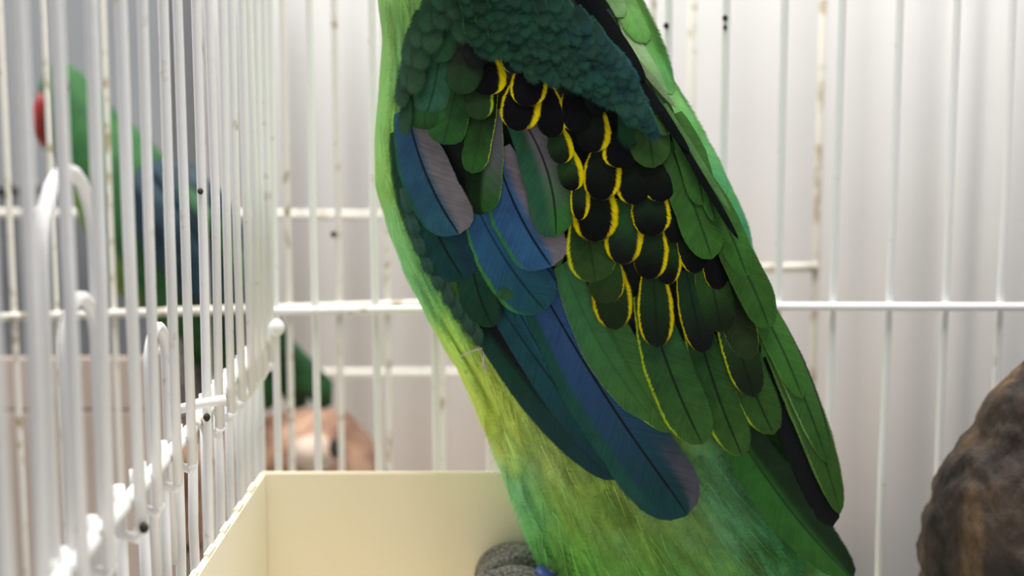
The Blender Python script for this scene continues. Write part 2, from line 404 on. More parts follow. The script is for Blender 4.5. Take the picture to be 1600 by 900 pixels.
def stump():
    # lathe-like boulder of wood: its left outline follows the photographed outline in real size
    Ys = 0.62
    prof = [(1600, 570), (1582, 588), (1562, 606), (1543, 626), (1533, 652), (1526, 676), (1508, 692), (1490, 714), (1476, 736), (1464, 762), (1455, 786), (1447, 812), (1441, 840), (1438, 870), (1439, 900), (1442, 940), (1448, 1000), (1452, 1080)]
    cx = at(1655, 700, Ys).x; rows = []
    for (x, y) in prof:
        p = at(x, y, Ys); rows.append((cx - p.x, p.z))
    top = rows[0][1] + 0.010
    rows = [(0.001, top), (rows[0][0] * 0.55, top - 0.003)] + rows
    rows = [r for r in rows if r[1] > 0.0] + [(rows[-1][0], -0.004)]
    n = 72; verts, faces = [], []; rng = random.Random(11)
    for (r, z) in rows:
        for k in range(n):
            a = 2 * math.pi * k / n
            s = 1 + 0.05 * math.sin(3 * a + 9 * z * 10) * (1 - math.cos(a - math.pi)) * 0.4 + 0.02 * math.sin(9 * a + 40 * z)
            if abs(math.cos(a) + 1) < 0.02: s = 1.0
            verts.append((cx + r * s * math.cos(a), Ys + 0.8 * r * s * math.sin(a), z))
    m = len(rows)
    for i in range(m - 1):
        for k in range(n): faces.append((i * n + k, i * n + (k + 1) % n, (i + 1) * n + (k + 1) % n, (i + 1) * n + k))
    faces.append(tuple(range(n))); faces.append(tuple((m - 1) * n + k for k in range(n))[::-1])
    me = mesh('stump', verts, faces); o = link('stump', me, M_DARKWOOD)
    sub = o.modifiers.new('sub', 'SUBSURF'); sub.levels = sub.render_levels = 2
    tx = bpy.data.textures.new('bark_relief', 'CLOUDS'); tx.noise_scale = 0.012; tx.noise_depth = 4
    d = o.modifiers.new('relief', 'DISPLACE'); d.texture = tx; d.strength = 0.006; d.mid_level = 0.5
    tag(o, 'dark brown rough wooden stump at the right edge beside the parrot', 'stump')
stump()

# ------------------------------------------------------------------ the large parrot
YC = 0.600
Ltab = [(-330, 735), (-300, 660), (-250, 625), (-180, 612), (-90, 604), (0, 590), (60, 597), (130, 592), (220, 585), (290, 586), (350, 603), (420, 628), (490, 663), (545, 693), (580, 716), (640, 742), (700, 767), (750, 787), (820, 813), (890, 843), (960, 885), (1040, 960), (1120, 1070), (1180, 1180)]
Rtab = [(-330, 790), (-300, 860), (-250, 905), (-180, 930), (-90, 952), (0, 983), (60, 1009), (135, 1044), (205, 1089), (280, 1132), (350, 1163), (410, 1184), (480, 1206), (580, 1244), (690, 1275), (800, 1290), (890, 1294), (960, 1296), (1040, 1296), (1120, 1290), (1180, 1275)]
Dtab = [(-330, 0.008), (-300, 0.022), (-250, 0.029), (-150, 0.033), (0, 0.040), (200, 0.047), (400, 0.050), (600, 0.048), (800, 0.042), (960, 0.034), (1100, 0.020), (1180, 0.010)]
def g_of(u, n):
    a = abs(u); U = 0.955
    if a <= U: return (1 - a ** n) ** 0.5
    s = -0.5 * n * U ** (n - 1) / (1 - U ** n) ** 0.5
    return (1 - U ** n) ** 0.5 + s * (a - U)
def body_pt(x, y, off=0.0):
    def raw(x, y):
        l, r = interp(Ltab, y), interp(Rtab, y); u = (x - (l + r) / 2) / ((r - l) / 2)
        return at(x, y, YC - interp(Dtab, y) * g_of(max(-1.02, min(1.02, u)), 2.2))
    return offset(raw, x, y, off)
def wing_pt(x, y, off=0.0):
    def raw(x, y):
        l, r = interp(Ltab, y) - 18, interp(Rtab, y) + 75; u = (x - (l + r) / 2) / ((r - l) / 2)
        return at(x, y, YC - 0.0035 - interp(Dtab, y) * g_of(max(-1.02, min(1.02, u)), 2.6))
    return offset(raw, x, y, off)
def offset(raw, x, y, off):
    p = raw(x, y)
    if off == 0: return p
    e = 3.0
    n = (raw(x + e, y) - raw(x - e, y)).cross(raw(x, y - e) - raw(x, y + e))
    n.normalize()
    if n.y > 0: n = -n
    n = (n + Vector((0, -3.0, 0))).normalized()
    return p + n * off

parrot = empty('parrot', 'large green parrot with black, yellow-edged wing feathers in the foreground', 'parrot', (0.03, 0.58, PERCH_Z))
M_BODY, N_, L_, b_ = newmat('plumage_underlayer')
def body_material():
    N, L, b = N_, L_, b_
    a = N.new('ShaderNodeAttribute'); a.attribute_name = 'tint'
    tc = N.new('ShaderNodeTexCoord'); mp = N.new('ShaderNodeMapping'); mp.inputs['Scale'].default_value = (1, 1, .22); mp.inputs['Rotation'].default_value = (0, 0.42, 0)
    L.new(tc.outputs['Object'], mp.inputs[0])
    n = N.new('ShaderNodeTexNoise'); n.inputs['Scale'].default_value = 420; n.inputs['Detail'].default_value = 4; L.new(mp.outputs[0], n.inputs['Vector'])
    mr = N.new('ShaderNodeMapRange'); mr.inputs['To Min'].default_value = 0.8; mr.inputs['To Max'].default_value = 1.2; L.new(n.outputs['Fac'], mr.inputs['Value'])
    mx = N.new('ShaderNodeMix'); mx.data_type = 'RGBA'; mx.blend_type = 'MULTIPLY'; mx.inputs[0].default_value = 1
    L.new(a.outputs['Color'], mx.inputs[6]); L.new(mr.outputs[0], mx.inputs[7]); L.new(mx.outputs[2], b.inputs['Base Color'])
    b.inputs['Roughness'].default_value = 0.7; b.inputs['Specular IOR Level'].default_value = 0.2
    bp = N.new('ShaderNodeBump'); bp.inputs['Strength'].default_value = 0.6; bp.inputs['Distance'].default_value = 0.001; L.new(n.outputs['Fac'], bp.inputs['Height']); L.new(bp.outputs[0], b.inputs['Normal'])
body_material()

# plumage colours by place on the body (pigment patches)
TINT = [  # x, y, reach, colour
    (600, 40, 70, (108, 162, 78)), (610, 160, 60, (110, 172, 80)), (595, 270, 50, (122, 182, 82)), (625, 380, 50, (112, 186, 108)), (660, 470, 45, (98, 178, 102)),
    (700, 520, 45, (150, 204, 84)), (735, 590, 60, (172, 204, 70)), (775, 650, 60, (166, 200, 72)), (800, 720, 40, (98, 176, 118)), (830, 690, 40, (150, 190, 112)),
    (830, 790, 45, (92, 180, 108)), (880, 760, 50, (132, 176, 74)), (900, 850, 55, (96, 172, 62)), (960, 800, 60, (128, 164, 76)), (990, 870, 60, (86, 160, 56)),
    (1060, 840, 60, (104, 142, 62)), (1050, 890, 60, (74, 146, 58)), (1130, 800, 50, (66, 132, 88)), (1150, 870, 50, (72, 136, 70)), (1220, 850, 50, (44, 120, 70)), (1260, 890, 50, (40, 110, 56)),
    (960, 30, 50, (96, 152, 74)), (1000, 100, 40, (88, 150, 66)), (1060, 190, 40, (72, 148, 74)), (1110, 270, 40, (60, 144, 74)), (1150, 350, 40, (56, 140, 84)), (1180, 430, 40, (62, 120, 66)),
    (830, 560, 80, (120, 150, 60)), (850, 880, 40, (80, 170, 96)), (760, -200, 160, (104, 160, 70)), (1150, 1050, 160, (96, 150, 60)), (1200, 600, 60, (40, 80, 40)), (860, 250, 130, (30, 60, 40))]
def soft(c):
    r, g, b, _ = lin(c); m = (r + g + b) / 3
    return (1.28 * (m + (r * 1.04 - m) * 0.88), 1.22 * (m + (g - m) * 0.88), 1.15 * (m + (b - m) * 0.88), 1)
TINTL = [(x, y, r * 0.85, soft(c)) for (x, y, r, c) in TINT]
def tint(x, y):
    s = 0; c = [0, 0, 0]
    for (tx, ty, r, col) in TINTL:
        w = math.exp(-((x - tx) ** 2 + (y - ty) ** 2) / (r * r)) + 1e-7
        s += w
        for i in range(3): c[i] += w * col[i]
    return (c[0] / s, c[1] / s, c[2] / s, 1)

def build_body():
    rows = [(-330 + k * 15.1) for k in range(101)]; n = 56; verts, faces, cols = [], [], []
    for y in rows:
        l, r, D = interp(Ltab, y), interp(Rtab, y), interp(Dtab, y); cx, hw = (l + r) / 2, (r - l) / 2
        for k in range(n):
            a = 2 * math.pi * k / n; s, c = math.sin(a), math.cos(a)
            u = math.copysign(abs(s) ** 0.95, s); gg = math.copysign((1 - min(1, abs(u)) ** 2.2) ** 0.5, c)
            x = cx + hw * u
            if gg >= 0: p = at(x, y, YC - D * gg)
            else:
                p = at(x, y, YC); p = Vector((p.x, YC - D * gg, p.z))
            verts.append(p); cols.append(tint(x, y))
    m = len(rows)
    for i in range(m - 1):
        for k in range(n): faces.append((i * n + k, (i + 1) * n + k, (i + 1) * n + (k + 1) % n, i * n + (k + 1) % n))
    faces.append(tuple(range(n))); faces.append(tuple((m - 1) * n + k for k in range(n))[::-1])
    me = mesh('body', verts, faces)
    at_ = me.attributes.new('tint', 'FLOAT_COLOR', 'POINT')
    at_.data.foreach_set('color', [v for c in cols for v in c])
    return rel(parrot, link('body', me, M_BODY, parrot))
BODY = build_body()

def pig(c):
    r, g, b, _ = lin(c); m = (r + g + b) / 3; k, f = 0.86, 0.60
    if b > g and b > r * 1.2: k, f = 0.88, 0.66
    elif r > 0.62 * g and g > 2.2 * b: k, f = 1.05, 0.9
    elif g > r and g > b: r, b = r * 1.14, b * 0.84
    return (f * max(0, m + (r - m) * k), f * max(0, m + (g - m) * k), f * max(0, m + (b - m) * k), 1)
def feather(name, parent, surf, x0, y0, x1, y1, hw, bend=0.0, off0=0.0, off1=0.0, camber=0.0004, ca=(0, 0, 0), cb=None, cl=None, wl=0.0, cr=None, wr=0.0, shaft=0.6, fringe=0.09, a=0.62, rootw=0.55, ns=14, nt=9, mat=None, skew=0.0, linear=False, rs=-0.5):
    cb = cb or ca; cl = cl or cb; cr = cr or cb
    if fringe > 0.2: a = 0.85
    d = Vector((x1 - x0, y1 - y0)); Ln = d.length; d /= Ln; pr = Vector((d.y, -d.x))
    if pr.x < 0 and abs(d.y) > 0.1: pr = -pr
    verts, faces, uvs = [], [], []
    rng = random.Random(int(x0 * 13 + y0 * 7 + x1))
    for i in range(ns):
        s = i / (ns - 1); s = 1 - (1 - s) ** 1.35
        c = Vector((x0, y0)) + d * (Ln * s) + pr * (bend * 4 * s * (1 - s))
        w = rootw + (1 - rootw) * min(1, s / 0.45) ** 0.8
        ae = min(0.86, a + 0.10) if fringe <= 0.2 and a >= 0.5 else a
        if s > ae: w *= max(0.0, 1 - ((s - ae) / (1 - ae)) ** 2.3) ** 0.5
        w = max(w, 0.03)
        for j in range(nt):
            t = -1 + 2 * j / (nt - 1)
            jag = 1 + (rng.uniform(-0.03, 0.03) if abs(t) > 0.9 else 0)
            tt = t + skew * (1 - t * t)
            q = c + pr * (tt * w * hw * jag)
            h = off0 + (off1 - off0) * s + camber * (1 - t * t) * w
            verts.append(surf(q.x, q.y, h)); uvs.append(((t + 1) / 2, s))
    for i in range(ns - 1):
        for j in range(nt - 1): k = i * nt + j; faces.append((k, k + nt, k + nt + 1, k + 1))
    me = mesh(name, verts, faces)
    uvl = me.uv_layers.new(name='UVMap')
    uvl.data.foreach_set('uv', [c for lp in me.loops for c in uvs[lp.vertex_index]])
    nv = len(verts)
    conv = (lambda c: tuple(c[:3]) + (1,)) if linear else pig
    for nm, val in (('ca', conv(ca)), ('cb', conv(cb)), ('cl', conv(cl)), ('cr', conv(cr)), ('pr', (wl, wr, shaft, fringe)), ('sz', (Ln / 100, hw / 100, rng.random(), rs))):
        A = me.attributes.new(nm, 'FLOAT_COLOR', 'POINT'); A.data.foreach_set('color', list(val) * nv)
    o = link(name, me, mat or M_FEATHER, parent)
    o.matrix_parent_inverse = Matrix.Translation(parrot.location).inverted() if parent is parrot else parent.matrix_parent_inverse.copy() if False else Matrix.Translation(parrot.location).inverted()
    return o
def under(o, parent):
    """sub-part: parent itself keeps world coordinates"""
    o.parent = parent; o.matrix_parent_inverse = parent.matrix_world.inverted() if False else Matrix.Identity(4); return o

# wing blade that carries the feathers
WL = [(-60, 720), (-30, 690), (0, 668), (60, 644), (100, 634), (150, 630), (250, 640), (330, 660), (420, 702), (500, 757), (560, 815), (600, 880), (640, 1010)]
WR = [(-60, 850), (-30, 880), (0, 908), (60, 950), (150, 1012), (250, 1080), (350, 1130), (450, 1172), (550, 1190), (600, 1190), (640, 1150)]
def build_wing():
    verts, faces = [], []; ny, nx = 40, 24
    for side in (0, 1):
        for i in range(ny):
            y = -60 + 690 * i / (ny - 1); l, r = interp(WL, y), interp(WR, y)
            for j in range(nx):
                t = j / (nx - 1); e = min(1, 6 * min(t, 1 - t)) * min(1, 8 * min(i, ny - 1 - i) / ny)
                verts.append(wing_pt(l + (r - l) * t, y, 0.0 if side == 0 else -0.0008 - 0.0045 * e))
    N0 = ny * nx
    for i in range(ny - 1):
        for j in range(nx - 1):
            k = i * nx + j; faces.append((k, k + nx, k + nx + 1, k + 1)); k += N0; faces.append((k, k + 1, k + nx + 1, k + nx))
    ring = [i * nx for i in range(ny)] + [(ny - 1) * nx + j for j in range(1, nx)] + [i * nx + nx - 1 for i in range(ny - 2, -1, -1)] + [j for j in range(nx - 2, 0, -1)]
    for a, b in zip(ring, ring[1:] + ring[:1]): faces.append((a, b, b + N0, a + N0))
    me = mesh('wing', verts, faces); return rel(parrot, link('wing', me, M_WINGBASE, parrot))
M_WINGBASE = noise_mat('dark_down', (10, 16, 16), (22, 34, 28), 200, 0.8)
WING = build_wing()

YEL = (206, 186, 36); YG = (150, 176, 44); LG = (92, 150, 60)
BLK = (13, 13, 17); BLK2 = (24, 38, 26); DG = (34, 74, 36); MG = (44, 104, 44); TG = (40, 100, 76)
BLUE = (46, 96, 146); TEAL = (18, 88, 96); DTEAL = (14, 66, 70); PUR = (128, 122, 140); OLIVE = (70, 104, 54); CREAM = (196, 190, 160)
feat_no = [0]
def W(group, name, x0, y0, x1, y1, hw, **k):
    feat_no[0] += 1
    base = 0.0006 + group * 0.00062 + (feat_no[0] % 20) * 0.00003
    k.setdefault('off0', base - 0.0004); k.setdefault('off1', base + 0.0003)
    o = feather(name, WING, wing_pt, x0, y0, x1, y1, hw, **k)
    o.matrix_parent_inverse = Matrix.Identity(4)
    return o
P_, S_, C_ = 'primary_feather', 'secondary_feather', 'covert_feather'
def YB_(g, x0, y0, x1, y1, hw, l=0.0, r=0.0, ca=BLK, cb=BLK, yl=YEL, yr=YEL, **k):
    k.setdefault('a', 0.5); k.setdefault('shaft', 0.0); k.setdefault('fringe', 0.10)
    return W(g, C_, x0, y0, x1, y1, hw, ca=ca, cb=cb, cl=yl, wl=l * 1.3, cr=yr, wr=r * 1.3, **k)

# --- group 0: flight feathers lying lowest
W(0, P_, 1188, 560, 1300, 822, 36, ca=(20, 22, 26), cb=(16, 18, 22), shaft=0.2, bend=10, a=0.5)
W(0, P_, 1120, 620, 1332, 905, 46, ca=(44, 116, 42), cb=(46, 116, 36), cr=(24, 56, 30), wr=0.9, cl=(70, 120, 44), wl=0.12, shaft=0.6, bend=-14, a=0.45)
W(0, P_, 740, 490, 962, 748, 34, ca=(14, 76, 70), cb=(12, 62, 70), cr=(16, 20, 30), wr=0.95, bend=-8, a=0.5, shaft=0.3)
W(1, P_, 776, 470, 988, 748, 34, ca=(20, 84, 98), cb=(12, 62, 70), cr=(10, 16, 26), wr=0.5, bend=-6, a=0.55)
W(1, P_, 800, 465, 982, 736, 22, ca=(26, 90, 112), cb=(14, 68, 78), cl=(20, 104, 96), wl=0.3, bend=-10, a=0.5)
W(2, P_, 832, 430, 1072, 803, 58, ca=(42, 84, 136), cb=(14, 68, 76), cl=(20, 92, 90), wl=0.35, cr=(84, 82, 98), wr=0.62, rs=0.86, bend=-10, a=0.72, shaft=0.95, skew=0.08, fringe=0.03, ns=22, nt=13)
W(4, C_, 742, 205, 752, 335, 22, ca=(24, 44, 24), cb=(20, 60, 26), shaft=0, a=0.6)
# --- green secondaries with yellow margins
W(3, S_, 1130, 470, 1206, 676, 34, ca=(40, 84, 34), cb=(52, 100, 36), cl=YG, wl=0.19, cr=YG, wr=0.05, shaft=0.7, bend=-6, a=0.6)
W(3, S_, 1080, 480, 1158, 710, 34, ca=(36, 84, 38), cb=(54, 104, 38), cl=YG, wl=0.2, cr=YG, wr=0.06, shaft=0.8, bend=-6, a=0.6)
W(3, S_, 880, 410, 1022, 655, 34, ca=(62, 136, 84), cb=(64, 128, 60), cl=(150, 186, 110), wl=0.10, shaft=0.2, bend=-14, a=0.5)
W(3, S_, 925, 440, 1050, 672, 36, ca=(60, 120, 60), cb=(62, 120, 48), cl=YG, wl=0.17, shaft=0.2, bend=-12, a=0.5)
W(4, S_, 1008, 455, 1096, 690, 42, ca=(40, 92, 52), cb=(58, 116, 48), cl=(160, 186, 50), wl=0.17, cr=LG, wr=0.05, shaft=0.8, bend=-8, a=0.62, ns=18)
W(4, S_, 1128, 430, 1175, 617, 30, ca=(46, 92, 38), cb=(26, 44, 28), cl=(170, 180, 46), wl=0.17, cr=LG, wr=0.08, shaft=0.6, bend=-4, a=0.6)
# long edge feathers of the back margin
W(1, S_, 1165, 455, 1310, 800, 30, ca=(76, 120, 62), cb=(54, 100, 34), cr=(168, 164, 128), wr=0.16, cl=LG, wl=0.2, bend=14, a=0.45, shaft=0.5, ns=20)
W(2, S_, 1170, 440, 1290, 720, 26, ca=(70, 130, 60), cb=(52, 104, 40), cl=(110, 170, 90), wl=0.2, cr=(30, 50, 30), wr=0.2, bend=6, a=0.45)
W(3, S_, 1150, 420, 1250, 620, 24, ca=(64, 128, 52), cb=(60, 124, 46), cl=(90, 160, 60), wl=0.15, bend=6, a=0.5)
# --- row of dark green covert tips
YB_(5, 945, 400, 962, 512, 34, 0.18, 0.2, ca=(40, 76, 34), cb=(30, 52, 28), shaft=0)
YB_(5, 1018, 415, 1026, 540, 31, 0.16, 0.22, ca=DG, cb=(22, 40, 28), shaft=0.5)
YB_(5, 1068, 420, 1097, 548, 27, 0.13, 0.0, ca=(30, 70, 44), cb=(22, 24, 26), shaft=0.6)
YB_(5, 1120, 420, 1170, 560, 28, 0.08, 0.1, ca=(34, 44, 34), cb=(44, 70, 36), yl=CREAM, yr=YG)
YB_(6, 1100, 400, 1124, 516, 31, 0.09, 0.07, ca=(50, 100, 40), cb=(26, 44, 26), yr=LG, shaft=0.5)
YB_(6, 942, 385, 948, 472, 32, 0.06, 0.13, ca=(46, 100, 44), cb=(46, 70, 34), yl=YG)
YB_(6, 858, 345, 870, 414, 17, 0.1, 0.0, ca=(46, 96, 40), cb=(56, 100, 44), yl=YG)
YB_(6, 1105, 385, 1120, 450, 20, 0.12, 0.0, ca=(24, 26, 26), cb=BLK)
YB_(7, 912, 335, 930, 438, 41, 0.17, 0.09, ca=(40, 78, 36), cb=(56, 98, 44), yl=(190, 196, 50), yr=YG, shaft=0.4)
# --- black feathers, lower rows
YB_(7, 1045, 360, 1040, 442, 22, 0.0, 0.22, ca=DG)
YB_(7, 1062, 350, 1086, 424, 22, 0.15, 0.0, ca=(30, 50, 32))
YB_(8, 1018, 345, 1012, 434, 29, 0.08, 0.24, ca=(32, 60, 36))
YB_(8, 975, 310, 971, 411, 33, 0.20, 0.26, ca=(40, 92, 50), cb=(24, 26, 26))
YB_(8, 1048, 310, 1052, 378, 20, 0.09, 0.12, ca=BLK2, yr=YG)
YB_(9, 1008, 285, 1018, 367, 33, 0.12, 0.2, ca=(34, 60, 38))
YB_(9, 928, 280, 929, 376, 39, 0.22, 0.26, ca=BLK2)
YB_(10, 905, 270, 905, 342, 17, 0.2, 0.34, ca=(36, 70, 40))
YB_(10, 1012, 240, 1032, 314, 27, 0.14, 0.0, ca=BLK2)
YB_(10, 978, 245, 990, 318, 29, 0.2, 0.0, ca=BLK2)
YB_(11, 942, 225, 936, 312, 32, 0.15, 0.24, ca=BLK2)
YB_(11, 884, 235, 896, 296, 22, 0.0, 0.36, ca=(44, 88, 40), cb=BLK)
YB_(12, 868, 200, 880, 254, 22, 0.0, 0.34, ca=DG, cb=BLK2)
YB_(12, 966, 205, 968, 262, 32, 0.2, 0.0)
YB_(13, 972, 175, 984, 242, 25, 0.1, 0.0, ca=(34, 92, 62), cb=(26, 70, 48), yl=YG, fringe=0.3)
YB_(13, 928, 175, 922, 238, 29, 0.0, 0.3, ca=BLK2)
YB_(14, 852, 140, 866, 214, 26, 0.0, 0.2)
YB_(14, 893, 140, 900, 205, 26, 0.14, 0.0)
YB_(15, 922, 120, 938, 192, 30, 0.0, 0.12, ca=(30, 50, 40), yr=YG, fringe=0.25)
YB_(15, 822, 125, 808, 204, 34, 0.16, 0.28)
YB_(16, 880, 92, 898, 166, 32, 0.14, 0.0, ca=(34, 60, 46), fringe=0.25)
YB_(16, 832, 95, 822, 168, 31, 0.16, 0.22)
# --- left-hand blue and purple flight coverts
W(3, P_, 632, 200, 728, 436, 46, ca=(26, 76, 60), cb=(20, 76, 78), cl=(60, 120, 40), wl=0.18, cr=(26, 66, 84), wr=0.7, shaft=0.8, bend=-14, a=0.7, ns=18)
W(2, P_, 672, 330, 762, 500, 26, ca=(70, 130, 40), cb=(56, 104, 36), cl=(90, 130, 44), wl=0.2, shaft=0.6, bend=-12, a=0.6)
W(3, P_, 735, 390, 772, 508, 34, ca=(22, 82, 68), cb=(22, 74, 58), cr=(20, 40, 44), wr=0.3, shaft=0.7, bend=-6, a=0.5)
W(4, C_, 790, 420, 795, 466, 20, ca=(30, 90, 90), cb=(50, 110, 70), cl=LG, wl=0.1, shaft=0)
W(4, P_, 745, 320, 852, 482, 46, ca=(40, 104, 152), cb=(26, 96, 110), cl=(64, 160, 70), wl=0.16, cr=(30, 86, 112), wr=0.4, shaft=0.6, bend=-8, a=0.66, fringe=0.04, ns=18)
W(5, P_, 640, 170, 720, 364, 42, ca=(42, 92, 128), cb=(44, 104, 128), cl=(30, 112, 100), wl=0.16, cr=(142, 136, 142), wr=0.85, shaft=0.85, bend=-12, a=0.72, fringe=0.04, ns=18)
W(6, P_, 775, 235, 862, 414, 46, ca=(50, 96, 150), cb=(44, 106, 158), cl=(44, 146, 92), wl=0.16, cr=(140, 132, 142), wr=0.75, shaft=0.9, bend=-10, a=0.72, fringe=0.03, ns=18)
W(7, C_, 770, 170, 757, 330, 25, ca=(120, 120, 128), cb=(46, 112, 44), cl=(20, 52, 24), wl=0.8, cr=(120, 180, 60), wr=0.08, shaft=0.0, a=0.7, fringe=0.03)  # dark left web paints in the shadow on this feather
W(8, C_, 805, 170, 868, 368, 41, ca=(134, 128, 136), cb=(52, 128, 58), cl=(44, 110, 84), wl=0.75, cr=(140, 190, 80), wr=0.06, shaft=0.8, bend=18, a=0.62, fringe=0.03, ns=18)
W(9, C_, 768, 120, 740, 270, 22, ca=(34, 50, 36), cb=(52, 116, 48), cr=(160, 186, 60), wr=0.10, shaft=0.2, a=0.7, fringe=0.04)
W(10, C_, 728, 90, 697, 225, 30, ca=(40, 80, 44), cb=(48, 114, 54), cl=(120, 176, 80), wl=0.05, cr=(110, 170, 70), wr=0.08, shaft=0.3, a=0.74, fringe=0.05)
W(10, C_, 668, 110, 670, 202, 29, ca=(46, 100, 60), cb=(44, 102, 50), cl=(70, 150, 80), wl=0.06, cr=(130, 180, 60), wr=0.08, shaft=0.3, a=0.7, fringe=0.05)
W(11, C_, 690, 55, 672, 178, 29, ca=(44, 104, 76), cb=(50, 116, 90), cl=(70, 140, 120), wl=0.08, shaft=0.5, a=0.72, fringe=0.06, bend=6)
YB_(15, 765, 95, 768, 150, 28, 0.0, 0.34)
YB_(14, 750, 120, 752, 188, 24, 0.0, 0.2, ca=(36, 64, 38), cb=(44, 84, 44), yr=YG)
W(16, C_, 742, 75, 720, 148, 32, ca=(34, 46, 36), cb=(40, 82, 46), cr=YG, wr=0.08, shaft=0.0, a=0.5, fringe=0.16)
W(17, C_, 750, 55, 748, 108, 26, ca=(30, 36, 34), cb=(30, 32, 34), cr=LG, wr=0.05, shaft=0.0, a=0.45, fringe=0.16)
YB_(17, 806, 60, 812, 118, 30, 0.14, 0.0, yl=YG, cb=(30, 30, 36))
W(12, C_, 700, 40, 690, 100, 26, ca=(40, 88, 60), cb=(50, 108, 72), shaft=0.0, a=0.5, fringe=0.15)
# leading edge: small dark scale feathers stepping down the wing bend
for k, (x, y) in enumerate([(632, 318), (640, 352), (650, 384), (662, 412), (678, 438), (694, 462), (708, 484), (724, 506), (738, 524)]):
    W(2 + 0.2 * (9 - k), C_, x, y - 26, x + 17, y + 26, 17, ca=(60, 110, 104), cb=(34 - k, 92 - 3 * k, 84 - 4 * k), shaft=0.15, a=0.5, fringe=0.35)
for k, (x, y, w) in enumerate([(636, 190, 11), (632, 150, 12), (640, 120, 14), (652, 128, 15), (644, 86, 14), (660, 92, 16), (656, 58, 16), (676, 66, 17), (670, 34, 16), (692, 30, 18), (690, 0, 18), (712, 14, 20), (724, 50, 20), (716, -14, 20)]):
    W(12 + k * 0.35, C_, x + 8, y - 40, x + 2, y + 32, w * 1.4, ca=(38, 80, 56), cb=(46 + 8 * (k % 2), 98, 70), shaft=0.0, a=0.35, fringe=0.28, cl=(80, 124, 112), wl=0.1)
# shoulder: many small teal-green scales
sh = []
rng = random.Random(21)
for r in range(11):
    for c in range(16):
        f = c / 15.0
        x = 712 + f * 245 + r * 5.5 + rng.uniform(-4, 4); y = -52 + f * 150 + r * (17 - 6 * f) - 30 * math.sin(f * 3.1) + rng.uniform(-3, 3)
        lim = 62 + (x - 740) * 0.52 if x > 740 else 40
        edge = 890 + 0.72 * max(-40, y)
        if y < lim + 12 and y > -60 and x < edge: sh.append((x, y, r, f))
sh.sort(key=lambda q: -q[1] + 0.2 * q[0])
for k, (x, y, r, f) in enumerate(sh):
    mixc = rng.random(); v1 = rng.random(); c1 = (20 + 10 * mixc, 50 + 20 * mixc, 40 + 8 * v1 + 14 * f); c2_ = (24 + 10 * mixc, 66 + 26 * v1, 52 + 10 * v1 + 22 * f)
    ce = (34 + 8 * v1, 100 + 18 * mixc, 80 + 10 * v1 + 22 * f)
    W(18 + 3.0 * k / len(sh), C_, x - 6 - 9 * f, y - 32, x + 5 + 10 * f, y + 20 + 6 * v1, 15 + 6 * rng.random(), ca=c1, cb=c2_, cl=ce, cr=ce, wl=0.42, wr=0.42, shaft=0.0, a=0.45, fringe=0.30, camber=0.0002, ns=8, nt=7, mat=M_PLUME)
# scapulars down the right side of the wing
def SC(g, x0, y0, x1, y1, hw, ca, cb, **k):
    k.setdefault('shaft', 0.55); k.setdefault('a', 0.6); k.setdefault('fringe', 0.05)
    W(g, 'scapular_or_cleft_shade', x0, y0, x1, y1, hw, ca=ca, cb=cb, **k)
SC(9, 1100, 330, 1194, 510, 28, (56, 104, 40), (54, 112, 38), bend=8, cl=(84, 140, 56), wl=0.08)
SC(10, 1072, 250, 1160, 430, 23, (60, 116, 46), (58, 122, 42), bend=6, cl=(90, 150, 60), wl=0.08)
SC(11, 1040, 225, 1106, 402, 33, (54, 104, 44), (60, 124, 44), bend=2, cl=(80, 150, 60), wl=0.08, cr=(100, 160, 70), wr=0.06)
SC(12, 1046, 180, 1092, 320, 24, (62, 116, 48), (58, 120, 46), bend=6)
SC(12, 1052, 190, 1110, 345, 15, (60, 120, 50), (56, 118, 46), bend=6)
SC(13, 995, 130, 1016, 262, 34, (52, 78, 44), (56, 104, 46), cl=(92, 130, 80), wl=0.07, shaft=0.5, a=0.55)
SC(14, 1000, 120, 1036, 212, 18, (66, 104, 54), (70, 120, 56), bend=4)
SC(15, 950, 60, 986, 164, 20, (78, 104, 72), (64, 98, 52), cl=(120, 150, 110), wl=0.12)
SC(14, 940, 20, 970, 110, 14, (40, 60, 50), (92, 120, 84))
# black feather strips painting the shade in the cleft between wing and mantle
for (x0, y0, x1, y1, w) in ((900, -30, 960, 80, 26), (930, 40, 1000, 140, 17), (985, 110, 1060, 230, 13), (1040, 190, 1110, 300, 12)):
    W(8, 'scapular_or_cleft_shade', x0, y0, x1, y1, w, ca=(16, 20, 22), cb=(20, 26, 26), shaft=0, a=0.5)

for (x0, y0, x1, y1, w, c) in ((905, -20, 1000, 130, 12, (12, 15, 17)), (965, 90, 1068, 240, 8, (12, 15, 17)), (1040, 200, 1142, 372, 6, (14, 18, 18)), (950, 52, 1046, 172, 5, (120, 148, 112)), (1030, 165, 1130, 330, 5, (84, 136, 78))):  # black strips draw the shade of the cleft; pale ones are feather edges
    W(15.5, 'scapular_or_cleft_shade', x0, y0, x1, y1, w, ca=c, cb=c, shaft=0, a=0.5, camber=0.0001)

